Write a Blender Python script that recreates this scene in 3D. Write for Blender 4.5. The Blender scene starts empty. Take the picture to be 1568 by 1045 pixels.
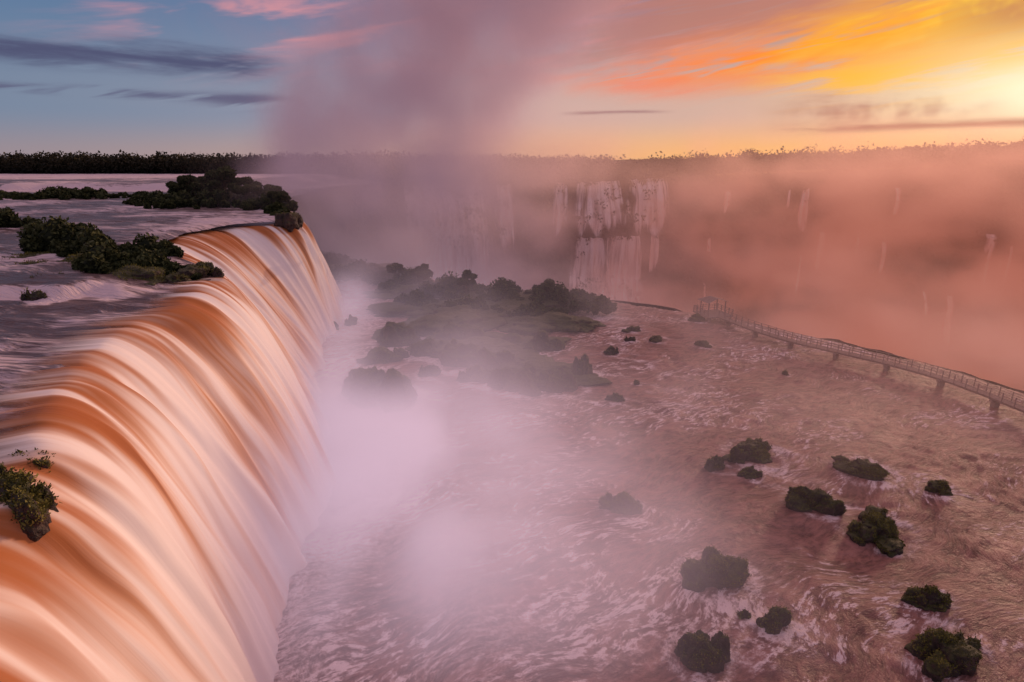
import bpy, math, random, bmesh
import numpy as np
from mathutils import Vector
random.seed(7); rng=np.random.default_rng(11)
scene=bpy.context.scene
scene.view_settings.view_transform='Standard'; scene.view_settings.look='None'
scene.view_settings.exposure=0; scene.view_settings.gamma=1

def lin(r,g,b):
    f=lambda c:(c/255/12.92) if c/255<=.04045 else ((c/255+.055)/1.055)**2.4
    return (f(r),f(g),f(b),1.0)

# ------------------------------------------------------------ node helpers
class T:
    def __init__(s,nt): s.nt=nt
    def new(s,t): return s.nt.nodes.new(t)
    def link(s,a,b): s.nt.links.new(a,b)
    def put(s,v,sock):
        if isinstance(v,E): s.link(v.o,sock)
        else: sock.default_value=v
    def m(s,op,*a):
        n=s.new('ShaderNodeMath'); n.operation=op
        for i,v in enumerate(a): s.put(v,n.inputs[i])
        return E(s,n.outputs[0])
    def smooth(s,e,a,b,lo=0.,hi=1.):
        n=s.new('ShaderNodeMapRange'); n.interpolation_type='SMOOTHSTEP'
        s.put(e,n.inputs[0]); 
        s.put(float(a),n.inputs[1]); s.put(float(b),n.inputs[2]); s.put(float(lo),n.inputs[3]); s.put(float(hi),n.inputs[4])
        return E(s,n.outputs[0])
    def gauss(s,e,c,w):
        d=(e-c)*(1.0/w); return s.m('EXPONENT',(d*d)*-1.0)
    def vec(s,x,y,z):
        n=s.new('ShaderNodeCombineXYZ')
        for i,v in enumerate((x,y,z)): s.put(v if isinstance(v,E) else float(v),n.inputs[i])
        return E(s,n.outputs[0])
    def sep(s,v):
        n=s.new('ShaderNodeSeparateXYZ'); s.link(v.o,n.inputs[0])
        return [E(s,n.outputs[i]) for i in range(3)]
    def noise(s,v,scale=1.,detail=4.,rough=.55,dist=0.,dim='3D'):
        n=s.new('ShaderNodeTexNoise'); n.noise_dimensions=dim
        s.link(v.o,n.inputs['Vector']); n.inputs['Scale'].default_value=scale
        n.inputs['Detail'].default_value=detail; n.inputs['Roughness'].default_value=rough
        n.inputs['Distortion'].default_value=dist
        return E(s,n.outputs[0])
    def mix(s,f,a,b,mode='MIX'):
        n=s.new('ShaderNodeMix'); n.data_type='RGBA'; n.blend_type=mode
        s.put(f,n.inputs[0]); s.put(a,n.inputs[6]); s.put(b,n.inputs[7])
        return E(s,n.outputs[2])
    def ramp(s,f,stops):
        n=s.new('ShaderNodeValToRGB'); cr=n.color_ramp
        while len(cr.elements)<len(stops): cr.elements.new(.5)
        for e,(p,c) in zip(cr.elements,stops): e.position=p; e.color=c
        s.link(f.o,n.inputs[0]); return E(s,n.outputs[0])
    def coord(s,k='Object'):
        n=s.new('ShaderNodeTexCoord'); return E(s,n.outputs[k])
    def attr(s,name,out='Fac'):
        n=s.new('ShaderNodeAttribute'); n.attribute_name=name; return E(s,n.outputs[out])
    def bump(s,h,strength,dist):
        n=s.new('ShaderNodeBump'); s.link(h.o,n.inputs['Height'])
        n.inputs['Strength'].default_value=strength; n.inputs['Distance'].default_value=dist
        return E(s,n.outputs[0])
class E:
    def __init__(s,t,o): s.t=t; s.o=o
    def __add__(s,b): return s.t.m('ADD',s,b)
    def __sub__(s,b): return s.t.m('SUBTRACT',s,b)
    def __mul__(s,b): return s.t.m('MULTIPLY',s,b)

def new_mat(name):
    m=bpy.data.materials.new(name); m.use_nodes=True; nt=m.node_tree; nt.nodes.clear()
    t=T(nt); out=t.new('ShaderNodeOutputMaterial'); return m,t,out
def principled(t,out,col,rough=.7,normal=None,spec=.5,alpha=None):
    p=t.new('ShaderNodeBsdfPrincipled')
    t.put(col,p.inputs['Base Color']); t.put(rough,p.inputs['Roughness'])
    t.put(spec,p.inputs['Specular IOR Level'])
    if normal is not None: t.link(normal.o,p.inputs['Normal'])
    if alpha is not None: t.put(alpha,p.inputs['Alpha'])
    t.link(p.outputs[0],out.inputs[0]); return p

# ------------------------------------------------------------ numpy noise
def _h(i,j,k,seed):
    n=(i*374761393+j*668265263+k*2147483647+seed*1274126177)&0xffffffff
    n=((n^(n>>13))*1274126177)&0xffffffff
    n=n^(n>>16); return (n&0xffff)/65535.0
def vn(x,y,z=0,seed=0):
    x=np.asarray(x,float); y=np.asarray(y,float)+0*x; z=np.asarray(z,float)+0*x
    xi=np.floor(x).astype(np.int64); yi=np.floor(y).astype(np.int64); zi=np.floor(z).astype(np.int64)
    fx,fy,fz=x-xi,y-yi,z-zi; s=lambda f:f*f*(3-2*f); fx,fy,fz=s(fx),s(fy),s(fz)
    r=0
    for a in (0,1):
        for b in (0,1):
            for c in (0,1):
                w=(fx if a else 1-fx)*(fy if b else 1-fy)*(fz if c else 1-fz)
                r=r+w*_h(xi+a,yi+b,zi+c,seed)
    return r*2-1
def fbm(x,y,z=0,o=4,seed=0):
    r=0;a=1;t=0
    for i in range(o):
        r=r+a*vn(np.asarray(x)*2**i,np.asarray(y)*2**i,np.asarray(z)*2**i,seed+i*17); t+=a; a*=.5
    return r/t

def mesh_obj(name,V,F,mat=None,smooth=True,parent=None):
    me=bpy.data.meshes.new(name)
    V=np.asarray(V,float); F=np.asarray(F,np.int32)
    k=F.shape[1]
    me.vertices.add(len(V)); me.vertices.foreach_set('co',V.ravel())
    me.loops.add(F.size); me.loops.foreach_set('vertex_index',F.ravel())
    me.polygons.add(len(F)); me.polygons.foreach_set('loop_start',np.arange(len(F))*k)
    me.polygons.foreach_set('loop_total',np.full(len(F),k))
    me.update(calc_edges=True); me.validate()
    me.polygons.foreach_set('use_smooth',np.full(len(me.polygons),smooth))
    ob=bpy.data.objects.new(name,me); scene.collection.objects.link(ob)
    if mat: me.materials.append(mat)
    if parent: ob.parent=parent
    return ob
def gridF(nr,nc):
    i=np.arange(nr-1)[:,None]*nc+np.arange(nc-1)[None]
    i=i.ravel(); return np.stack([i,i+1,i+nc+1,i+nc],1)
def set_attr(ob,name,vals):
    a=ob.data.attributes.new(name,'FLOAT','POINT'); a.data.foreach_set('value',np.asarray(vals,np.float32).ravel())
def empty(name,loc=(0,0,0)):
    e=bpy.data.objects.new(name,None); scene.collection.objects.link(e); e.location=loc; return e

# ============================================================ WORLD
SUN_AZ=math.radians(41); SUN_EL=math.radians(9)
w=bpy.data.worlds.new('World'); scene.world=w; w.use_nodes=True
w.node_tree.nodes.clear(); t=T(w.node_tree)
out=t.new('ShaderNodeOutputWorld'); bg=t.new('ShaderNodeBackground')
d=t.coord('Generated'); dx,dy,dz=t.sep(d)
az=t.m('ARCTAN2',dx,dy); el=t.m('ARCSINE',dz)
f=t.smooth(az,-.85,.85)
hor=t.ramp(f,[(0,lin(152,138,146)),(.3,lin(194,160,148)),(.55,lin(238,186,134)),(.8,lin(250,184,98)),(1,lin(255,198,96))])
mid=t.ramp(f,[(0,lin(118,134,158)),(.3,lin(150,150,168)),(.55,lin(206,172,165)),(.8,lin(210,174,158)),(1,lin(232,194,155))])
top=t.ramp(f,[(0,lin(82,118,156)),(.3,lin(106,122,156)),(.55,lin(146,126,148)),(.8,lin(168,136,138)),(1,lin(190,140,112))])
col=t.mix(t.smooth(el,.0,.07),hor,mid); col=t.mix(t.smooth(el,.08,.24),col,top)
def skn(a,b,rot,detail=4,dist=0.,rough=.6,off=0.):
    c,s=math.cos(rot),math.sin(rot)
    u=(az*c+el*s); v=(el*c-az*s)
    return t.noise(t.vec(u*a,v*b,off),1.,detail,rough,dist)
n1=skn(5,30,.16,4,.4,off=1.3); n2=skn(6,55,.17,3,.5,off=4.1); n3=skn(5,40,-.02,5,off=7.7); n4=skn(14,14,.3,3,off=3.)
n5=skn(3.5,38,.13,4,.5,off=9.2)
pk=t.smooth(n1,.46,.7)*t.gauss(el,.19,.055)*t.smooth(az,-.75,-.35)*t.smooth(az,.55,.1)
col=t.mix(pk*.85,col,lin(226,150,155))
mv=t.smooth(n4,.3,.7)*t.gauss(az,.0,.34)*t.smooth(el,.1,.2)
col=t.mix(mv*.6,col,lin(165,122,138))
line=el-(az*az*.12+az*.035+.108)
b2=t.smooth(line,.0,.05)*t.smooth(n5,.32,.55)*t.smooth(az,-.1,.3)
col=t.mix(b2*.8,col,lin(188,120,104))
wd=t.smooth(az,-.15,.8,.008,.056)
b1=t.m('EXPONENT',t.m('POWER',t.m('ABSOLUTE',t.m('DIVIDE',line-(n1-.5)*.06-.006,wd)),2.0)*-1.)*t.smooth(az,-.02,.26)*t.smooth(n2*.6+n5*.4,.34,.49)
oc=t.ramp(t.smooth(az+(n1-.5)*.6,.0,.75),[(0,lin(240,134,108)),(.45,lin(255,138,52)),(.8,lin(255,170,30)),(1,lin(255,200,60))])
col=t.mix(b1,col,oc)
b3=t.gauss(el-(n1-.5)*.06,.112,.028)*t.smooth(az,.32,.52)*t.smooth(n5+(n2-.5)*.5,.38,.53)
col=t.mix(b3,col,lin(255,182,36))
gl=t.gauss(az,.76,.16)*t.gauss(el,.080,.045)
col=t.mix(t.m('MINIMUM',gl*1.25,1.),col,lin(255,242,205))
b6=t.gauss(az,.68,.09)*t.smooth(el,.135,.175)*t.smooth(n4,.40,.58)
col=t.mix(b6*.75,col,lin(186,108,78))
b4=t.gauss(el-(n3-.5)*.05,.066,.015)*t.smooth(az,.36,.5)*t.smooth(az,.70,.58)*t.smooth(n4,.3,.6)
col=t.mix(b4*.85,col,lin(172,116,104))
b5=t.gauss(el-(n3-.5)*.016,.045,.006)*t.smooth(az,.36,.5)*t.smooth(n3,.3,.5)
col=t.mix(b5*.9,col,lin(150,92,88))
b5=t.gauss(el-(n3-.5)*.015,.073,.0025)*t.smooth(az,.07,.12)*t.smooth(az,.27,.2)*t.smooth(n3,.4,.52)
col=t.mix(b5*.8,col,lin(160,118,120))
s1=t.gauss(el-(n3-.5)*.05,.131,.013)*t.smooth(az,-.32,-.42)*t.smooth(n3*.6+n2*.4,.34,.50)
col=t.mix(s1*.95,col,lin(78,80,112))
s2=t.gauss(el-(n3-.5)*.02,.088,.0045)*t.smooth(az,-.32,-.4)*t.smooth(n2,.38,.55)
col=t.mix(s2*.85,col,lin(92,92,122))
s3=t.gauss(el-(n3-.5)*.02,.085,.010)*t.gauss(az,-.41,.05)*t.smooth(n2,.38,.55)
col=t.mix(s3*.9,col,lin(98,94,122))
dome=t.mix(t.smooth(t.m('ABSOLUTE',az),.7,2.4),(.52,.31,.34,1),(.32,.26,.37,1))
dome=t.mix(t.gauss(az,.72,.62)*t.gauss(el,.45,.30),dome,(1.15,.62,.50,1))
col=t.mix(t.smooth(el,.27,.5),col,dome)
col=t.mix(t.smooth(t.m('ABSOLUTE',az),1.0,1.9),col,dome)
sky=t.new('ShaderNodeTexSky'); sky.sky_type='NISHITA'; sky.sun_disc=False
sky.sun_elevation=SUN_EL; sky.sun_rotation=SUN_AZ
sk=t.mix(1.0,E(t,sky.outputs[0]),(.002,.002,.002,1),'MULTIPLY')
col=t.mix(1.0,col,sk,'ADD')
t.link(col.o,bg.inputs[0]); bg.inputs[1].default_value=1.0
t.link(bg.outputs[0],out.inputs[0])
w.cycles.sampling_method='MANUAL'; w.cycles.sample_map_resolution=512

sl=bpy.data.lights.new('sun','SUN'); sl.energy=2.3; sl.angle=math.radians(6); sl.color=(1,.62,.43)
so=bpy.data.objects.new('sun',sl); scene.collection.objects.link(so)
dirv=Vector((math.sin(SUN_AZ)*math.cos(SUN_EL),math.cos(SUN_AZ)*math.cos(SUN_EL),math.sin(SUN_EL)))
so.rotation_euler=dirv.to_track_quat('Z','Y').to_euler(); so.location=(60,60,80)

# ============================================================ MATERIALS
m,t,out=new_mat('falling_water'); M_fall=m
s=t.attr('s'); q=t.attr('q')
wob=t.noise(t.vec(s*.15,q*.06,0),1,2)
s2=s+(wob-.5)*3.0
a=t.noise(t.vec(s2*.20,q*.035,0),1,2,.5); b=t.noise(t.vec(s2*.65,q*.045,5),1,2,.5); c=t.noise(t.vec(s2*2.4,q*.07,9),1,3,.6)
v=a*.54+b*.36+c*.10
k=t.smooth(v+t.smooth(q,-1,11)*.075,.39,.62)
col=t.ramp(k,[(0,(.33,.11,.04,1)),(.28,(.66,.35,.20,1)),(.58,(.82,.62,.50,1)),(1,(.92,.86,.82,1))])
lipf=t.smooth(q,-2.5,.5)*t.smooth(q,9,2.5)*t.smooth(a*.6+b*.4,.56,.47)
col=t.mix(lipf*.85,col,(.40,.12,.025,1))
col=t.mix(t.smooth(q,9,22)*.5,col,(.80,.62,.62,1))
al=t.smooth(q+(c-.5)*3+(b-.5)*5,-3.0,.8)
principled(t,out,col,.6,t.bump(v,.5,.5),.2,al)

m,t,out=new_mat('distant_falling_water'); M_far=m
s=t.attr('s'); q=t.attr('q'); e=t.attr('e')
a=t.noise(t.vec(s*.13,q*.03,0),1,3,.6); b=t.noise(t.vec(s*.6,q*.05,5),1,4,.6)
v=a*.5+b*.5
al=t.smooth(v+e*.36,.60,.80)
principled(t,out,t.mix(t.smooth(b,.35,.6),(.5,.38,.35,1),(.92,.86,.83,1)),.8,None,.1,al*.92)

m,t,out=new_mat('turbulent_pool_water'); M_pool=m
P=t.coord('Object'); x,y,z=t.sep(P)
wx=t.noise(P,.07,2)-.5; wy=t.noise(t.vec(x+40,y,3),.07,2)-.5
X=x+wx*9; Y=y+wy*9
U=X*.86+Y*.5; Vv=Y*.86-X*.5
big=t.noise(t.vec(U*.06,Vv*.10,0),1,3,.6)
r1=t.noise(t.vec(U*.22,Vv*.55,2),1,6,.70)
ridge=t.m('MAXIMUM',t.m('ABSOLUTE',r1-.5)*-16.+1.,0.)
r2=t.noise(t.vec(U*.8,Vv*2.2,6),1,5,.70)
r3=t.noise(t.vec(X*2.6,Y*3.4,1),1,4,.75)
foam_a=t.attr('foam')
fm=ridge*t.smooth(r2,.42,.60)*t.smooth(big,.44,.60)*1.0+t.smooth(r2*.6+r1*.4,.54,.68)*t.smooth(big,.42,.6)*.6+foam_a*(r2*1.3+r3*.7-.42)*.95
fm=t.smooth(fm*(r3*1.5+.25),.24,.85)
body=t.mix(t.smooth(r2*.55+r1*.45,.38,.60),(.115,.040,.034,1),(.35,.155,.13,1))
body=t.mix(t.m('MINIMUM',foam_a,1.)*.25,body,(.48,.29,.28,1))
col=t.mix(fm*.9,body,(.86,.70,.70,1))
hgt=r1*.50+r2*.45+ridge*.05+r3*.11
principled(t,out,col,fm*.25+.38,t.bump(hgt,.85,.8),.5)

m,t,out=new_mat('river_rapids_water'); M_river=m
P=t.coord('Object'); x,y,z=t.sep(P); wv=(t.noise(P,.06,3)-.5)*12
u=x*.93-y*.25+wv; v=y+wv*.5+x*.2
a=t.noise(t.vec(u*.07,v*.40,0),1,5,.68,.3); b=t.noise(t.vec(u*.22,v*1.5,4),1,4,.7,.3); c=t.noise(t.vec(u*.7,v*4.,4),1,3,.7)
fa=t.attr('foam')
k=t.smooth(a*.45+b*.35+c*.2+fa*(b*.6+c*.3-.08),.50,.66)
col=t.mix(k,t.mix(b,(.04,.022,.027,1),(.13,.065,.062,1)),(.74,.60,.62,1))
principled(t,out,col,k*.3+.34,t.bump(a*.5+b*.5+c*.2,1.,.9),.42)

def rock_mat(name,c1,c2,green,gt):
    m,t,out=new_mat(name); P=t.coord('Object'); x,y,z=t.sep(P)
    a=t.noise(P,.45,5,.65); b=t.noise(P,2.6,5,.7)
    col=t.mix(t.smooth(a,.35,.65),c1,c2)
    g=t.new('ShaderNodeNewGeometry'); nx,ny,nz=t.sep(E(t,g.outputs['Normal']))
    col=t.mix(t.smooth(nz*.5+a*.7+b*.25,gt,gt+.2),col,green)
    col=t.mix(t.smooth(b,.35,.65)*.6,col,(.012,.009,.007,1))
    principled(t,out,col,.55,t.bump(b+a*2.,1.,.35),.45); return m
M_rock=rock_mat('wet_mossy_rock',(.030,.018,.015,1),(.09,.052,.04,1),(.075,.08,.018,1),.68)
m,t,out=new_mat('canyon_cliff_rock'); M_cliff=m
P=t.coord('Object'); x,y,z=t.sep(P)
a=t.noise(t.vec(x*.05,y*.05,z*.12),1,6,.65,.5); b=t.noise(t.vec(x*.3,y*.3,z*.08),1,5,.6)
col=t.mix(t.smooth(a,.35,.65),(.03,.014,.010,1),(.12,.055,.04,1))
col=t.mix(t.smooth(a+b*.6,.7,.95),col,(.03,.03,.012,1))
principled(t,out,col,.9,t.bump(a+b,1.,2.),.2)

def leafmat(name,c0,c1,c2,sc):
    m,t,out=new_mat(name)
    c=t.attr('tone'); P=t.coord('Object'); n=t.noise(P,sc,3)
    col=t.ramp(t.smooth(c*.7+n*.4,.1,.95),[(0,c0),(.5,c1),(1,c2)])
    principled(t,out,col,.75,None,.15); return m
M_leaf=leafmat('foliage',(.010,.014,.006,1),(.028,.037,.013,1),(.075,.085,.03,1),.6)
M_dleaf=leafmat('distant_foliage',(.006,.008,.006,1),(.016,.018,.010,1),(.04,.036,.018,1),.1)
M_moss=leafmat('grass_moss',(.03,.024,.010,1),(.085,.088,.022,1),(.24,.22,.055,1),1.3)
m,t,out=new_mat('bark'); M_bark=m
P=t.coord('Object'); n=t.noise(P,3,4); principled(t,out,t.mix(n,(.03,.02,.014,1),(.10,.07,.05,1)),.9,t.bump(n,.6,.05),.2)
m,t,out=new_mat('weathered_walkway_concrete'); M_walk=m
P=t.coord('Object'); n=t.noise(P,2.5,5); principled(t,out,t.mix(n,(.20,.12,.09,1),(.45,.32,.27,1)),.8,t.bump(n,.3,.02),.3)
m,t,out=new_mat('walkway_railing_metal'); M_rail=m
P=t.coord('Object'); n=t.noise(P,5,4); principled(t,out,t.mix(n,(.2,.12,.10,1),(.45,.32,.27,1)),.5,None,.5)
m,t,out=new_mat('forest_floor'); M_floor=m
P=t.coord('Object'); n=t.noise(P,.08,5); principled(t,out,t.mix(n,(.012,.014,.008,1),(.03,.03,.012,1)),.95,t.bump(n,1.,3.),.1)

# ============================================================ LIP / CLIFF LINES
ZU=19.2
LB=np.array([(-8,-6,-2,0),(-12,6,-6,10),(-16.3,15.6,-10.3,18.5),(-20.8,22.8,-14,26),(-24.5,31.8,-16,35),
 (-27,43,-17.2,45.5),(-28.8,54,-19.8,55),(-35,61,-22.5,63),(-43.5,72,-26,72),(-48.5,85,-29.5,83),(-47,96,-31.5,93.5),
 (-40.5,103,-32.8,103),(-42,112,-34.6,112),(-46.4,120,-37,121),(-52,132,-43,134)],float)
def crs(P,n):
    P=np.vstack([2*P[0]-P[1],P,2*P[-1]-P[-2]]); k=len(P)-3
    u=np.linspace(0,k-1e-6,n); i=u.astype(int); f=(u-i)[:,None]
    p0,p1,p2,p3=P[i],P[i+1],P[i+2],P[i+3]
    return .5*((2*p1)+(-p0+p2)*f+(2*p0-5*p1+4*p2-p3)*f**2+(-p0+3*p1-3*p2+p3)*f**3)
NS=760
LBs=crs(LB,NS)
seg=np.r_[0,np.cumsum(np.hypot(*np.diff(LBs[:,:2],axis=0).T))]
LBs[:,0]+=fbm(seg*.25,0*seg,o=3,seed=5)*1.8
def lipx(y): return np.interp(y,EDGE[:,1],EDGE[:,0])
EDGE=np.vstack([LBs[:,:2],[(-60,150),(-72,190),(-75,240),(-62,283)]])
NT=90
tau=np.r_[np.linspace(-.30,0,12)[:-1],np.linspace(0,1,NT)]
S=seg[:,None]+0*tau[None]; TT=tau[None]+0*S
L=LBs[:,None,:2]; B=LBs[:,None,2:]
D=(B-L); nrmD=D/np.linalg.norm(D,axis=2,keepdims=True)
dist=np.where(TT<0,TT*11.,0.)
pos=np.where(TT[...,None]<0, L+nrmD*dist[...,None], L+D*np.clip(TT,0,1)[...,None])
pw=1.75+fbm(S*.12,0*S,o=2,seed=77)*.45
prof=np.where(TT<0,0,np.clip(TT,0,1)**pw)
Zf=ZU+.12-(ZU+.6)*prof
flow=np.where(TT<0,dist,np.clip(TT,0,1)**1.3*22)
amp=np.clip(TT,0,1)**.7
fold=fbm(S*.28+fbm(S*.1,flow*.05,seed=4)*1.2,flow*.03,o=2,seed=31)*1.35+fbm(S*.9,flow*.05,o=2,seed=37)*.40+fbm(S*3,flow*.06,o=2,seed=41)*.05
pos=pos+nrmD*(fold*amp)[...,None]
Zf=Zf+np.where(TT>=0,fold*.3*np.clip(1-TT,0,1),fold*.3*np.clip(1+TT*3.3,0,1))
V=np.concatenate([pos,Zf[...,None]],2).reshape(-1,3)
fo=mesh_obj('waterfall',V,gridF(NS,len(tau)),M_fall); set_attr(fo,'s',S); set_attr(fo,'q',flow)

# ---- upper river sheet
ys=np.r_[np.linspace(-30,140,430),np.linspace(141,345,130)]
ws=np.r_[0,np.geomspace(.25,520,210)]
YY=ys[:,None]+0*ws[None]; XX=lipx(ys)[:,None]+.5-ws[None]
def river_z(X,Y):
    st=1/(1+np.exp(-(Y-(46.5+.12*(X+38))-vn(X*.4,Y*0,seed=3)*1.6)*2.6))*np.clip((-31-X)/5,0,1)
    st2=1/(1+np.exp(-(Y-(200+vn(X*.1,0*X)*4))*.9))
    z=ZU+st*1.0+st2*2.4*np.clip((-95-X)/10,0,1)
    z=z+fbm(X*.22,Y*.6,o=4,seed=8)*.34*np.clip((lipx(Y)-X)/3,0,1)-.25*np.clip(1-(lipx(Y)-X),0,1.5)
    return z
ZZ=river_z(XX,YY)
rv=mesh_obj('river',np.stack([XX,YY,ZZ],2).reshape(-1,3),gridF(len(ys),len(ws)),M_river)
foam=np.exp(-((YY-(46.0+.12*(XX+38)+vn(XX*.4,0*YY,seed=3)*1.6))/1.0)**2)*np.clip((-31-XX)/4,0,1)*1.4
foam+=np.exp(-((YY-199)/4)**2)*1.6*(XX<-98)*(XX>-170)+np.clip((YY-230)/90,0,1)*.9*(XX<-110)
foam+=np.clip(vn(XX*.06,YY*.1,seed=12),0,1)*.5+np.exp(-((lipx(YY)-XX-3)/3)**2)*.25*np.clip(vn(YY*.2,0*YY,seed=2)+.4,0,1)
set_attr(rv,'foam',foam)

# ---- cliffs
far=np.array([(-60,150),(-72,190),(-75,240),(-62,283),(-30,300),(0,307),(33,302),(77,302),(120,297),(170,275),(230,258),(300,240),(400,190),(520,60),(560,-200)],float)
pl=np.vstack([LBs[::8,:2]-nrmD[::8,0]*1.5,crs(far,320)]); NN=len(LBs[::8])
sg=np.r_[0,np.cumsum(np.hypot(*np.diff(pl,axis=0).T))]
tn=np.gradient(pl,axis=0); tn/=np.linalg.norm(tn,axis=1,keepdims=True)+1e-9; nm=np.stack([tn[:,1],-tn[:,0]],1)
NV=80; h=np.linspace(0,1,NV)
def rise(x,y): return np.clip((x-10)/270,0,1)**1.0*13
topz=ZU-.6+rise(pl[:,0],pl[:,1]); nearm=(pl[:,1]<135)&(pl[:,0]<0)
topz=np.where(nearm,ZU-.7,topz)
Zc=topz[:,None]*(1-h)-52.*h
ledge=np.interp(h,[0,.04,.33,.37,.64,.69,1],[0,1.5,2.5,9,11,19,24])[None]*np.where(nearm,.12,1)[:,None]
off=ledge+fbm(sg[:,None]*.05,Zc*.06,o=5,seed=21)*np.where(nearm,.8,12)[:,None]*np.clip(h*6,0,1)+np.abs(fbm(sg[:,None]*.22,Zc*.02,o=3,seed=44))*np.where(nearm,0,4)[:,None]*np.clip(h*8,0,1)
PC=pl[:,None]+nm[:,None]*off[...,None]
mesh_obj('canyon_cliff',np.concatenate([PC,Zc[...,None]],2).reshape(-1,3),gridF(len(pl),NV),M_cliff)

fp=crs(far[3:],160)
dirs=fp-np.array([60,60.]); dirs/=np.linalg.norm(dirs,axis=1,keepdims=True)
rr=np.r_[0,np.geomspace(4,3500,50)]
G=fp[:,None]+dirs[:,None]*rr[None,:,None]
gz=ZU-.5+rise(G[...,0],G[...,1])+fbm(G[...,0]*.02,G[...,1]*.02,seed=2)*1.5*np.clip(rr/60,0,1)[None]
mesh_obj('forest_plateau_ground',np.concatenate([G,gz[...,None]],2).reshape(-1,3),gridF(160,len(rr)),M_floor)
xx=np.linspace(-3500,-40,120); yy=np.r_[np.linspace(338,420,12),np.geomspace(430,3600,40)]
A,Bq=np.meshgrid(xx,yy); 
mesh_obj('forest_plateau_ground',np.stack([A,Bq,ZU+.4+fbm(A*.02,Bq*.02)*1.2+np.clip((Bq-338)/20,0,1)*1.5],2).reshape(-1,3),gridF(len(yy),len(xx)),M_floor)
xx=np.linspace(-3600,3600,80); A,Bq=np.meshgrid(xx,xx)
mesh_obj('canyon_riverbed_ground',np.stack([A,Bq,A*0-52.5],2).reshape(-1,3),gridF(80,80),M_floor)

# ---- leaf builder
def leaves(centers,radii,n,size,flat=.0):
    C=np.repeat(centers,n,0); R=np.repeat(radii,n,0)
    d=rng.normal(size=(len(C),3)); d/=np.linalg.norm(d,axis=1,keepdims=True)
    rad=rng.uniform(.55,1.08,(len(C),1)); p=C+d*rad*R
    a=rng.normal(size=(len(C),3)); a/=np.linalg.norm(a,axis=1,keepdims=True)
    b=np.cross(a,rng.normal(size=(len(C),3))); b/=np.linalg.norm(b,axis=1,keepdims=True)
    s=(np.repeat(size,n) if np.ndim(size) else size)*rng.uniform(.5,1.2,len(C)); s=s[:,None]
    q=np.stack([p-a*s,p+b*s*.55,p+a*s,p-b*s*.55],1)
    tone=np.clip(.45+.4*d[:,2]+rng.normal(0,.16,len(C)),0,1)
    return q.reshape(-1,3),np.arange(len(C)*4).reshape(-1,4),np.repeat(tone,4)
def leaf_obj(name,parts,mat=None,parent=None):
    V=[];F=[];Tn=[];o=0
    for v,f,tn_ in parts: V.append(v);F.append(f+o);Tn.append(tn_);o+=len(v)
    ob=mesh_obj(name,np.vstack(V),np.vstack(F),mat or M_leaf,False,parent); set_attr(ob,'tone',np.concatenate(Tn)); return ob

NTREE=3800
tt=rng.uniform(0,1,NTREE); base=np.stack([np.interp(tt*159,np.arange(160),fp[:,i]) for i in (0,1)],1)
dd=np.stack([np.interp(tt*159,np.arange(160),dirs[:,i]) for i in (0,1)],1)
off_=rng.uniform(0,1,NTREE)**1.5*110-1
p2=base+dd*off_[:,None]
k=(p2[:,0]<430)&(p2[:,1]>100); p2=p2[k]
z0=ZU+rise(p2[:,0],p2[:,1])-1
hh=rng.uniform(4.5,9.5,len(p2))+ (rng.uniform(0,1,len(p2))<.05)*3.5
c3=np.column_stack([p2,z0+hh*.55]); r3=np.column_stack([hh*.45,hh*.45,hh*.5])
pts=[leaves(c3,r3,70,.85)]
N2=2600
px=rng.uniform(-520,60,N2); py=345+rng.uniform(0,1,N2)**1.5*130
hh=rng.uniform(5,11.5,N2)+3*vn(px*.012,py*.01)+1.5; c3=np.column_stack([px,py,ZU+2+hh*.5]); r3=np.column_stack([hh*.42,hh*.42,hh*.52])
pts.append(leaves(c3,r3,70,1.0))
leaf_obj('distant_forest',pts,M_dleaf)
idx=rng.integers(NN+50,len(pl)-60,2400); hv=rng.integers(1,NV-6,2400)
c3=np.column_stack([PC[idx,hv],Zc[idx,hv]]); rr_=rng.uniform(1.0,3.0,2400)
leaf_obj('cliff_vegetation',[leaves(c3,np.column_stack([rr_,rr_,rr_]),40,.8)],M_dleaf)

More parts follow.
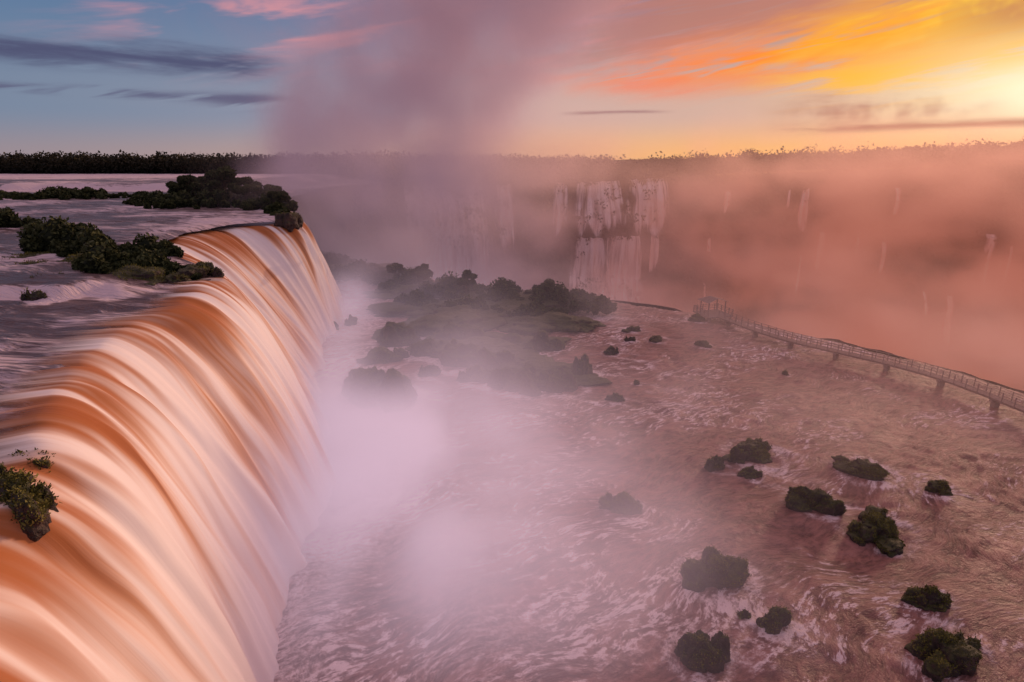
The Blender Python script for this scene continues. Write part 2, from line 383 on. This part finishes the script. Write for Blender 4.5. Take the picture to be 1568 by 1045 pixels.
# ---- distant falls draped over the cliff face
fi=empty('distant_waterfall')
fx=np.arange(NN,len(pl)); fx=fx[pl[fx,1]>235]
def far_fall(name,x0,x1,h0,h1,par=fi,out_=1.4):
    n=max(10,int((x1-x0)*1.6)); m_=36
    s=np.linspace(x0,x1,n); tq=np.linspace(0,1,m_)
    Sx=s[:,None]+0*tq; Tq=tq[None]+0*Sx; w_=x1-x0
    h0v=h0+np.abs(fbm(s*.3,0*s,o=2,seed=9))*.02; h1v=h1+fbm(s*.25,0*s,o=3,seed=19)*min(.10,w_*.02)
    H=h0v[:,None]+(h1v-h0v)[:,None]*Tq
    mask=fx[np.argsort(pl[fx,0])]
    cx=(x0+x1)/2; iu2=np.interp((cx+(Sx-cx)*(1+Tq*.25)+fbm(Sx*.15,H*3,seed=3)*.8).ravel(),pl[mask,0],mask).reshape(Sx.shape)
    hi=np.clip(H,0,1)*(NV-1)
    a0=np.clip(np.floor(iu2).astype(int),0,len(pl)-2); b0=np.clip(np.floor(hi).astype(int),0,NV-2); fa_=(iu2-a0)[...,None]; fb=(hi-b0)[...,None]
    def smp(G): return G[a0,b0]*(1-fa_)*(1-fb)+G[a0+1,b0]*fa_*(1-fb)+G[a0,b0+1]*(1-fa_)*fb+G[a0+1,b0+1]*fa_*fb
    Pxy=smp(PC); Z=smp(Zc[...,None])[...,0]
    nn_=nm[a0]
    O=(smp(off[...,None])[...,0]); O2=np.maximum.accumulate(O,1); Pxy=Pxy+nn_*((O2-O)+out_*np.clip(Tq*6,0.15,1))[...,None]
    o=mesh_obj(name,np.concatenate([Pxy,Z[...,None]],2).reshape(-1,3),gridF(n,m_),M_far,True,par)
    fr=(Sx-x0)/w_
    set_attr(o,'s',Sx+x0*.37); set_attr(o,'q',ZU-Z); set_attr(o,'e',np.clip(np.sin(np.pi*fr),0,1)**.5*np.clip((1-Tq)*3,0,1)**.6)
for (x0,x1,h0,h1) in [(-56,-36,0,.8),(-44,-14,0,.88),(-9,1,0,.5),(21,29,0,.34),(32,55,0,.37),(57,80,0,.37),(31,50,.37,.92),(47,66,.37,.9),(70,75,.37,.6)]:
    far_fall('curtain',x0,x1,h0,h1)
rs=random.Random(5)
for i in range(22):
    x0=rs.uniform(95,262); w_=rs.choice([1.2,1.8,2.5,4]); h0=rs.choice([.02,.1,.36,.4,.5,.68]); far_fall('thin_cascade',x0,x0+w_,h0,min(.97,h0+rs.uniform(.1,.3)))

# ============================================================ LOWER POOL
rim=np.array([(-75,178),(-40,160),(-10,143),(20,127),(37,115),(46,108),(54,98),(62,88),(68,78),(72,66),(74,50),(74,20),(70,-10),(60,-40)],float)
rocks=[(10,44.3,3.5,1.2),(15.4,35.3,5.0,1.9),(11.8,28.2,3.4,1.9),(17.8,30.9,2.3,1.2),(16,31.6,1.2,.6),(29.5,33,3.4,1.1),(27.4,28.4,5.0,1.8),
(31,41.3,5.6,1.2),(40.6,47.6,2.8,.9),(27,45.2,4.0,1.8),(35.8,50.9,5.2,1.3),(25.7,54.3,5.7,1.5),(21.1,51.9,2.6,1.2),(23.8,50.3,2.3,.7),
(13.6,68.8,2.6,1.0),(17.6,74.8,1.3,.6),(6.7,73.3,6.5,2.6),(10.7,78.4,4.5,2.4),(-18.2,69.5,10.5,4.2),(-20.4,84.2,7,1.8),(-19.4,93.5,8.5,3.2),
(-13.7,87.7,5.5,2.6),(.5,74,7,3.2),(25.4,95.4,3.5,.8),(16.2,88.3,2.6,1.),(20.6,94.7,1.6,.8),(32.3,91.8,2.9,1.),(40.3,78.4,1.2,.6),
(-33.5,101.5,3.5,1.6),(-1,82,6,2.4),(-7,83,9,3.),(5,90,6,2.4),(-9,95,9,3.),(36.5,108,4,1.),(-31,106,3,1.3),(22,101,3,.8),(-5,76,5,2.),(-12,78,4,1.6)]
dxg=.32
xs=np.arange(-50,78,dxg); yg=np.r_[np.arange(-8,110,dxg),np.arange(110,182,.7)]
XX,YY=np.meshgrid(xs,yg)
def rimx(y):
    o=np.argsort(rim[:,1]); return np.interp(y,rim[o,1],rim[o,0])
RX=rimx(YY); over=XX-RX
Zp=fbm(XX*.12,YY*.18,o=3,seed=51)*.30+fbm(XX*.6+vn(XX*.1,YY*.1)*3,YY*1.0,o=3,seed=55)*.18
Zp=Zp-np.where(over>-1.5,np.clip(over+1.5,0,60)**1.6*.6,0); Zp=np.maximum(Zp,-52)
XX2=np.where(over>0,RX+over*.35,XX)
fa=np.zeros_like(XX); wn=vn(XX*.7,YY*.7,seed=5)
for (rx,ry,wd_,hd) in rocks:
    ddx=XX-rx; ddy=YY-ry; a=ddx*.85-ddy*.5+wn*.4; b=ddx*.5+ddy*.85+wn*.5
    r=np.hypot(ddx,ddy)/(wd_*.5)+wn*.2
    fa+=np.exp(-((r-1.1)/.22)**2)*.55
    fa+=np.exp(-(np.abs(np.abs(b)-wd_*.42)/(wd_*.16))**2)*np.where(a>0,np.exp(-a/(wd_*1.6)),0)*.65
xb=np.interp(YY,LBs[:,3],LBs[:,2]); fa+=np.exp(-np.clip(XX-xb,0,99)/9)*1.0
fa+=np.clip(1-np.abs(XX-(24-(YY-60)*.12))/9,0,1)*np.clip((YY-50)/20,0,1)*.8*(.6+wn*.6)
fa+=np.clip(vn(XX*.07+3,YY*.1,seed=91)*1.5-.2,0,1)*.5
fa+=np.where(over>-6,.3,0)
po=mesh_obj('river_pool_water',np.stack([XX2,YY,Zp],2).reshape(-1,3),gridF(len(yg),len(xs)),M_pool)
set_attr(po,'foam',np.clip(fa,0,1.2))
r2=crs(rim,120); tq=np.linspace(0,1,20)
tn2=np.gradient(r2,axis=0); tn2/=np.linalg.norm(tn2,axis=1,keepdims=True); nn=np.stack([tn2[:,1],-tn2[:,0]],1)
Wz=-1.0+(-51)*tq[None]+0*r2[:,:1]; Wo=fbm(np.arange(120)[:,None]*.3,Wz*.1,o=4,seed=9)*3-3
mesh_obj('pool_shelf_cliff',np.concatenate([r2[:,None]+nn[:,None]*Wo[...,None],Wz[...,None]],2).reshape(-1,3),gridF(120,20),M_cliff)

# ---- rocks
def ico(sub):
    bm=bmesh.new(); bmesh.ops.create_icosphere(bm,subdivisions=sub,radius=1)
    V=np.array([v.co[:] for v in bm.verts]); F=np.array([[v.index for v in f.verts] for f in bm.faces]); bm.free(); return V,F
IV,IF=ico(5); IV3,IF3=ico(4)
def boulder(name,x,y,z,wd_,ht,seed,tuft=True,dens=60,sub=True):
    """a broken rock mass: several fused angular lumps, moss and grass on the tops"""
    rs=random.Random(seed); Vs=[];Fs=[];o=0; top=[]
    th=rs.uniform(-.5,.9); ct,st_=math.cos(th),math.sin(th)
    lumps=[(0,0,1.,1.)]
    for i in range(5 if wd_>1.5 else 1): lumps.append((rs.uniform(-.85,.85),rs.uniform(-.45,.45),rs.uniform(.25,.6),rs.uniform(.4,.95)))
    for li,(lx,ly,ls,lh) in enumerate(lumps):
        I,Fq=(IV,IF) if li==0 else (IV3,IF3)
        sd=seed+li*13
        n=fbm(I[:,0]*1.2+sd,I[:,1]*1.2,I[:,2]*1.2,o=5,seed=sd)
        blk=np.round(fbm(I[:,0]*1.1,I[:,1]*1.1+sd,I[:,2]*2.,o=2,seed=sd+3)*5)/5
        fine=fbm(I[:,0]*5,I[:,1]*5+sd,I[:,2]*5,o=3,seed=sd+8)
        r=1+n*.6+blk*.46+fine*.13
        ax=wd_*.44*ls*(.85 if li==0 else 1); ay=ax*.62
        P=I*r[:,None]*np.array([ax,ay,ht*lh*.95]); P[:,2]=np.where(P[:,2]<0,P[:,2]*.6,P[:,2])
        P[:,0]+=lx*wd_*.5; P[:,1]+=ly*wd_*.5
        P=np.column_stack([P[:,0]*ct-P[:,1]*st_,P[:,0]*st_+P[:,1]*ct,P[:,2]])
        Vs.append(P);Fs.append(Fq+o);o+=len(P)
        up=np.where((I[:,2]>.25)&(n+rng.normal(0,.06,len(n))>.06))[0]
        if len(up): top.append((P,I,n,up,ls))
    ob=mesh_obj(name,np.vstack(Vs),np.vstack(Fs),M_rock); ob.location=(x,y,z)
    if tuft and top:
        qs=[];ts=[]
        for P,I,n,up,ls in top:
            k=rng.choice(up,int(dens*wd_*wd_*.7*ls*ls)+30)
            p=P[k]+rng.normal(0,.05,(len(k),3)); L_=rng.uniform(.03,.12,len(k))[:,None]*(1 if dens>100 else 1.8)
            d=I[k]*.5+rng.normal(0,.5,(len(k),3))+np.array([0,0,.3]); d/=np.linalg.norm(d,axis=1,keepdims=True)
            b=np.cross(d,rng.normal(size=d.shape)); b/=np.linalg.norm(b,axis=1,keepdims=True); b*=.032
            qs.append(np.stack([p-b,p+b,p+b*.4+d*L_,p-b*.4+d*L_],1).reshape(-1,3))
            ts.append(np.repeat(np.clip(.35+n[k]*1.2+rng.normal(0,.2,len(k)),0,1),4))
        q=np.vstack(qs); leaf_obj('moss_tufts',[(q,np.arange(len(q)).reshape(-1,4),np.concatenate(ts))],M_moss,ob)
    return ob
for i,(x,y,wd_,ht) in enumerate(rocks):
    boulder('mossy_boulder',x,y,-.05,wd_,ht,i*3+1,dens=(130 if y<58 else 16))
boulder('mossy_boulder',-16.9,16.8,18.7,3.0,1.1,91,dens=420)
boulder('mossy_boulder',-18.3,19.2,18.6,2.0,.8,97,dens=420)
for (x,y,wd_,ht) in [(-31,53.5,4,1.0),(-35,52,8,1.1),(-28.9,55.0,1.4,.9),(-41.5,50,4,.9),(-39.8,102.5,4.5,2.4),(-38.9,104.5,2.5,1.6),(-52,62,10,1.2),(-44,58,12,1.1),(-38.5,45,2,.6),(-30.5,56,3,1.),(-47,47,3,.7),(-58,75,6,.8),(-66,84,8,.8)]:
    boulder('river_rock',x,y,ZU+.1,wd_,ht,int(abs(x*7)),dens=30)

# ---- shrubs
ICO2=ico(2)
def shrub(x,y,z,wd_,ht,n,leaf=.28):
    k=max(6,int(wd_*2.4)); c=[];r=[]
    for i in range(k):
        a=random.uniform(0,6.28); q=random.uniform(0,.46)**.8*wd_
        hh=ht*(1-.55*min(1,q/(wd_*.5)))*random.uniform(.5,1.05)
        rad=max(.35,hh*.38)
        c.append((x+math.cos(a)*q*.95,y+math.sin(a)*q*.6,z+hh*.55)); r.append((rad*1.2,rad*1.2,hh*.5))
    c=np.array(c); r=np.array(r); parts=[leaves(c,r,int(n/k),leaf)]
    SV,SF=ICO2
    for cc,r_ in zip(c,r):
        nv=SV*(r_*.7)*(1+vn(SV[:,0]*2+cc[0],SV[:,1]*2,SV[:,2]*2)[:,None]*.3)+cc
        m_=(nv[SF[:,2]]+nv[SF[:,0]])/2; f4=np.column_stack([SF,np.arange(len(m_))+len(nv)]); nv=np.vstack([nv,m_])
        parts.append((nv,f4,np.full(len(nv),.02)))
    return parts
def shrub_obj(name,lst,leaf):
    parts=[]
    for a in lst: parts+=shrub(*a,leaf=leaf)
    return leaf_obj(name,parts)
shrub_obj('river_shrub',[(-51.6,66,19.8,10,4.8,9000),(-46,63,19.8,7,3.2,5000)],.30)
shrub_obj('river_shrub',[(-38.9,54,19.4,9.,4.2,9500),(-34.8,55,19.4,5,2.5,3500)],.28)
shrub_obj('river_shrub',[(-39.6,62,19.8,9,2.8,5500)],.28)
shrub_obj('river_shrub',[(-31.6,54.3,19.3,5,1.6,2600)],.24)
shrub_obj('river_shrub',[(-78,89,19.8,9,3.6,6000),(-86,95,19.8,10,3.2,5000)],.35)
shrub_obj('river_shrub',[(-125,163,19.4,38,4.,14000),(-158,170,19.4,30,3.6,9000),(-104,166,19.4,12,2.6,5000)],.6)
shrub_obj('river_shrub',[(-68,134,19.8,34,5.,17000),(-84,140,19.8,18,3.5,7000),(-52,124,19.6,12,4.2,7000),(-46,114,19.6,6,2.8,3500),(-43,108,19.4,4,2.2,2500)],.42)
isl=[(-24,134,.6,16,5,8000),(-14,124,.8,18,5.5,9000),(-2,120,.8,18,5.2,9000),(10,117,.8,17,4.8,9000),(17,113,.5,9,3.8,5000),(-8,112,.5,15,3.6,6000),(4,108,.5,15,3.2,6000),(-20,118,.4,11,3.6,5000),
     (-40,150,.3,22,5,7000),(-56,166,.3,26,5,6000),(-30,144,.3,14,4.5,5000),(-12,101,.6,8,2.2,3000)]
shrub_obj('island_brush',isl,.42)
for (x,y,wd_,ht) in [(-5,116,44,2.6),(-24,132,24,2),(-48,156,34,2.5),(-10,103,26,2.6),(8,104,22,2.2),(-6,90,24,2.0),(3,80,17,1.6)]:
    boulder('rocky_islet',x,y,-.1,wd_,ht,int(abs(x))+5,True,2)

# ---- trees
def tree(name,x,y,z,ht,cw,n,leaf=.45):
    e=empty(name,(x,y,z)); V=[];F=[];o=0
    def limb(a,b,r0,r1):
        nonlocal o
        a=np.array(a,float); b=np.array(b,float); d=b-a; d/=np.linalg.norm(d)
        u=np.cross(d,[.3,.9,.1]); u/=np.linalg.norm(u); v=np.cross(d,u)
        for (p,r) in ((a,r0),((a+b)/2+np.array([random.uniform(-.1,.1)]*3),(r0+r1)/2),(b,r1)):
            for i in range(7):
                th=i*2*math.pi/7; V.append(p+(u*math.cos(th)+v*math.sin(th))*r)
        for k in range(2):
            for i in range(7):
                j=(i+1)%7; F.append((o+k*7+i,o+k*7+j,o+k*7+7+j,o+k*7+7+i))
        o+=21
    tp=(random.uniform(-.3,.3),random.uniform(-.3,.3),ht*.55); limb((0,0,-.6),tp,ht*.035,ht*.02)
    c=[];r=[]
    for i in range(9):
        a=i*2.4+random.random(); q=cw*.5*random.uniform(.25,.85)
        e_=(math.cos(a)*q,math.sin(a)*q,ht*random.uniform(.6,.93))
        limb((tp[0]*.8,tp[1]*.8,ht*random.uniform(.35,.52)),e_,ht*.014,ht*.005)
        c.append(e_); rr=cw*random.uniform(.13,.22); r.append((rr,rr,rr*.7))
    mesh_obj('trunk',V,F,M_bark,True,e)
    leaf_obj('crown',[leaves(np.array(c),np.array(r),n//9,leaf)],M_leaf,e)
for (x,y,ht,cw) in [(-66,134,9,9),(-72,136,7.5,8),(-60,132,7,7),(-54,129,5.5,6),(-78,138,6,7),(-49,122,4.5,5)]:
    tree('tree',x,y,ZU,ht,cw,4200,.42)
for (x,y,ht,cw) in [(-10,121,7.5,4),(-21,131,7,5),(7,118,6,5),(-28,136,6,4)]:
    tree('tree',x,y,.3,ht,cw,1800,.42)

# ============================================================ WALKWAY
wk=empty('footbridge_walkway')
wp=crs(np.array([(40.5,106,0),(43,98.5,0),(46.5,91.5,0),(51.4,85.5,0),(56,80,0),(59.8,73.5,0),(62,65,0),(63,55,0),(62.5,42,0),(61,28,0)],float),400)[:,:2]
sw=np.r_[0,np.cumsum(np.hypot(*np.diff(wp,axis=0).T))]
def at(s):
    p=np.array([np.interp(s,sw,wp[:,0]),np.interp(s,sw,wp[:,1])]); q=np.array([np.interp(s+.3,sw,wp[:,0]),np.interp(s+.3,sw,wp[:,1])])
    if s+.3>sw[-1]: q=p; p=np.array([np.interp(s-.3,sw,wp[:,0]),np.interp(s-.3,sw,wp[:,1])]); d=q-p; return q,d/np.linalg.norm(d)
    d=q-p; return p,d/np.linalg.norm(d)
class Box:
    def __init__(s): s.V=[];s.F=[]
    def add(s,c,ax,ay,hx_,hy_,z0,z1):
        o=len(s.V); ax=np.array(ax); ay=np.array(ay)
        for z in (z0,z1):
            for a,b in ((-1,-1),(1,-1),(1,1),(-1,1)):
                p=np.array(c)+ax*hx_*a+ay*hy_*b; s.V.append((p[0],p[1],z))
        s.F+= [(o,o+3,o+2,o+1),(o+4,o+5,o+6,o+7)]+[(o+i,o+(i+1)%4,o+4+(i+1)%4,o+4+i) for i in range(4)]
    def make(s,n,m,par): return mesh_obj(n,s.V,s.F,m,False,par)
DK=1.3
deck=Box(); piers=Box(); posts=Box(); rails=Box()
s_=0.
while s_<sw[-1]-.5:
    p,d=at(s_+.24); nrm=np.array([-d[1],d[0]])
    deck.add(p,d,nrm,.235,.75,DK-.09,DK); s_+=.5
for sgn in (-1,1):
    s_=0.
    while s_<sw[-1]-1.:
        p,d=at(s_+.5); nrm=np.array([-d[1],d[0]])
        deck.add(p+nrm*sgn*.55,d,nrm,.52,.09,DK-.32,DK-.095)
        for zz in (.42,.78,1.12): rails.add(p+nrm*sgn*.74,d,nrm,.53,.03,DK+zz-.03,DK+zz+.03)
        s_+=1.
    s_=.0
    while s_<sw[-1]:
        p,d=at(s_); nrm=np.array([-d[1],d[0]])
        posts.add(p+nrm*sgn*.74,d,nrm,.05,.05,DK-.3,DK+1.2); s_+=1.6
s_=2.
while s_<sw[-1]:
    p,d=at(s_); nrm=np.array([-d[1],d[0]])
    piers.add(p,d,nrm,.26,.42,-1.5,DK-.55); piers.add(p,d,nrm,.22,.85,DK-.545,DK-.325); s_+=7.2
c=np.array([39.6,108.6]); d=np.array([.25,-.97]); d/=np.linalg.norm(d); nrm=np.array([-d[1],d[0]])
deck.add(c,d,nrm,2.6,2.8,DK-.2,DK+.004)
for a in (-1.9,1.9):
    for b in (-2,2): piers.add(c+d*a+nrm*b,d,nrm,.22,.22,-1.5,DK-.21)
for a in np.linspace(-2.5,2.5,5):
    for b in (-2.7,2.7): posts.add(c+d*a+nrm*b,d,nrm,.06,.06,DK+.005,DK+1.25)
for zz in (.42,.78,1.12):
    for b in (-2.7,2.7): rails.add(c+nrm*b,d,nrm,2.5,.03,DK+zz-.035,DK+zz+.035)
    rails.add(c-d*2.56,d,nrm,.03,2.7,DK+zz-.035,DK+zz+.035)
for b in np.linspace(-2,2,4): posts.add(c-d*2.56+nrm*b,d,nrm,.06,.06,DK+.005,DK+1.25)
for a in (-1.6,1.2):
    for b in (-1.8,1.8): posts.add(c+d*a+nrm*b,d,nrm,.07,.07,DK+.006,DK+2.6)
deck.make('deck',M_walk,wk); piers.make('piers',M_walk,wk); posts.make('railing_posts',M_rail,wk); rails.make('handrails',M_rail,wk)
RV=[]
for a,b,z in [(-2.2,-2.4,2.5),(1.8,-2.4,2.5),(1.8,2.4,2.5),(-2.2,2.4,2.5),(-1.6,0,3.15),(1.2,0,3.15)]:
    q=c+d*a+nrm*b; RV.append((q[0],q[1],DK+z))
mesh_obj('shelter_roof',RV,[(0,1,5,4),(2,3,4,5)],M_walk,False,wk)

# ============================================================ MIST (participating media, density baked to a voxel grid, plus a painted-in glow)
def mist(name,box,vox,dens_fn,col,g,glow,glowcol_fn,step):
    (x0,x1),(y0,y1),(z0,z1)=box
    m=bpy.data.materials.new(name+'_volume'); m.use_nodes=True; nt=m.node_tree; nt.nodes.clear(); t=T(nt)
    out=t.new('ShaderNodeOutputMaterial'); pv=t.new('ShaderNodeVolumePrincipled')
    pv.inputs['Density'].default_value=1.0; pv.inputs['Color'].default_value=col; pv.inputs['Anisotropy'].default_value=g
    dn=t.attr('density'); P=t.coord('Object'); x,y,z=t.sep(P)
    t.link((dn*glow).o,pv.inputs['Emission Strength']); t.put(glowcol_fn(t,x,y,z),pv.inputs['Emission Color'])  # painted light: emission stands in for multiple scattering, tinted by position
    t.link(pv.outputs[0],out.inputs[1]); m.cycles.volume_step_rate=step
    ng=bpy.data.node_groups.new(name+'_field','GeometryNodeTree')
    ng.interface.new_socket('Geometry',in_out='OUTPUT',socket_type='NodeSocketGeometry')
    t=T(ng); go=t.new('NodeGroupOutput'); vc=t.new('GeometryNodeVolumeCube'); sm=t.new('GeometryNodeSetMaterial')
    pn=t.new('GeometryNodeInputPosition'); P=E(t,pn.outputs[0]); x,y,z=t.sep(P)
    dn=t.m('MAXIMUM',dens_fn(t,P,x,y,z),0.)
    t.link(dn.o,vc.inputs['Density']); vc.inputs['Min'].default_value=(x0,y0,z0); vc.inputs['Max'].default_value=(x1,y1,z1)
    for k,a,b in (('X',x0,x1),('Y',y0,y1),('Z',z0,z1)): vc.inputs['Resolution '+k].default_value=max(4,int((b-a)/vox))
    sm.inputs['Material'].default_value=m
    t.link(vc.outputs[0],sm.inputs['Geometry']); t.link(sm.outputs[0],go.inputs[0])
    me=bpy.data.meshes.new(name); me.materials.append(m)
    o=bpy.data.objects.new(name,me); scene.collection.objects.link(o)
    md=o.modifiers.new('mist_field','NODES'); md.node_group=ng
    return o
def edge(t,v,a,b,s): return t.smooth(v,a,a+s)*t.smooth(v,b,b-s)
def painted_glow(t,x,y,z): return t.mix(t.smooth(x,-15,60),(.62,.45,.58,1),(.82,.38,.30,1))  # glow colour painted by position: lavender left, salmon on the sunward side
def painted_glow_canyon(t,x,y,z): return t.mix(t.smooth(x,-40,110),(.36,.27,.40,1),(.95,.28,.17,1))  # canyon mist: sunset light painted in as emission, mauve to orange-red
def painted_glow_plume(t,x,y,z): return t.mix(t.smooth(z,20,110),(.42,.28,.40,1),(.46,.26,.32,1))  # plume: mauve light painted in as emission, shifting with height
def d1(t,P,x,y,z):
    c=x-(y*-.23-8.)
    n=t.noise(t.vec(x*.07,y*.055,z*.11),1,4,.55,.7); n=t.smooth(n,.35,.62)
    prof=t.smooth(c,-6,1)*t.smooth(c,38,13)
    zz=t.m('MAXIMUM',z,0.)
    yy_=t.smooth(y,20,36)*(t.smooth(y,76,56)*.93+.07)+t.smooth(c,9,1)*t.smooth(y,60,80)*.22
    a=prof*t.m('EXPONENT',zz*-.25)*yy_*(n*.88+.12)*.34
    return a*edge(t,z,-2,16,2)*t.smooth(y,138,126)*edge(t,x,-48,32,5)
mist('plunge_mist',((-48,32),(14,140),(-2,16)),1.8,d1,(.93,.87,.90,1),.2,.60,painted_glow,3.2)
def d4(t,P,x,y,z):
    zz=t.m('MAXIMUM',z,0.)
    n=t.noise(t.vec(x*.045+5.,y*.045,z*.08),1,4,.6,.6); n=t.smooth(n,.44,.66)
    return n*.026*t.m('EXPONENT',zz*-.13)*t.smooth(y,34,70)*t.smooth(x,-25,-5)*t.smooth(x,88,76)*edge(t,z,-4,18,4)*t.smooth(y,128,112)
mist('pool_haze',((-26,90),(32,130),(-4,18)),4.,d4,(.93,.82,.80,1),.3,.55,painted_glow,3.)
def d2(t,P,x,y,z):
    n=t.noise(t.vec(x*.022,y*.018,z*.045),1,5,.66,1.1); n=t.smooth(n,.47,.61)
    hz=t.m('EXPONENT',(z+10.)*-.012)
    e=edge(t,y,114,294,16)*edge(t,x,-75,330,14)
    lf=t.smooth(x,30,-50)*t.smooth(z,22,-25)*.008
    clear=t.gauss(x,45.,34.)*t.smooth(z,-36,-14)*-.6+1.
    return (n*hz*.034*clear+.0012+lf)*e*t.smooth(z,50,20)
mist('canyon_mist',((-75,330),(112,296),(-51,50)),4.5,d2,(.95,.72,.64,1),.4,.25,painted_glow_canyon,5.)
def d3(t,P,x,y,z):
    n=t.noise(t.vec(x*.022,y*.022,z*.02),1,5,.6,.8)
    n2=t.noise(t.vec(x*.055,y*.04,z*.05),1,4,.6,.5)
    cx=x-(z*z*.0062-50.)+(n-.5)*46.
    r=t.m('SQRT',cx*cx*.56+(y-215.)*(y-215.))+(n2-.5)*32.
    return t.smooth(r,42,25)*t.smooth(n*.4+n2*.6,.37,.60)*.060*t.smooth(z,2,22)*t.smooth(z,190,60)
mist('rising_spray_plume',((-135,100),(165,265),(2,125)),3.5,d3,(.76,.58,.66,1),.3,.24,painted_glow_plume,4.)

# ============================================================ CAMERA
cam=bpy.data.cameras.new('camera'); co=bpy.data.objects.new('camera',cam); scene.collection.objects.link(co)
cam.lens=20; cam.sensor_width=36; cam.clip_start=.1; cam.clip_end=8000
co.location=(0,0,30); co.rotation_euler=(math.radians(90-17.6),0,0)
scene.camera=co
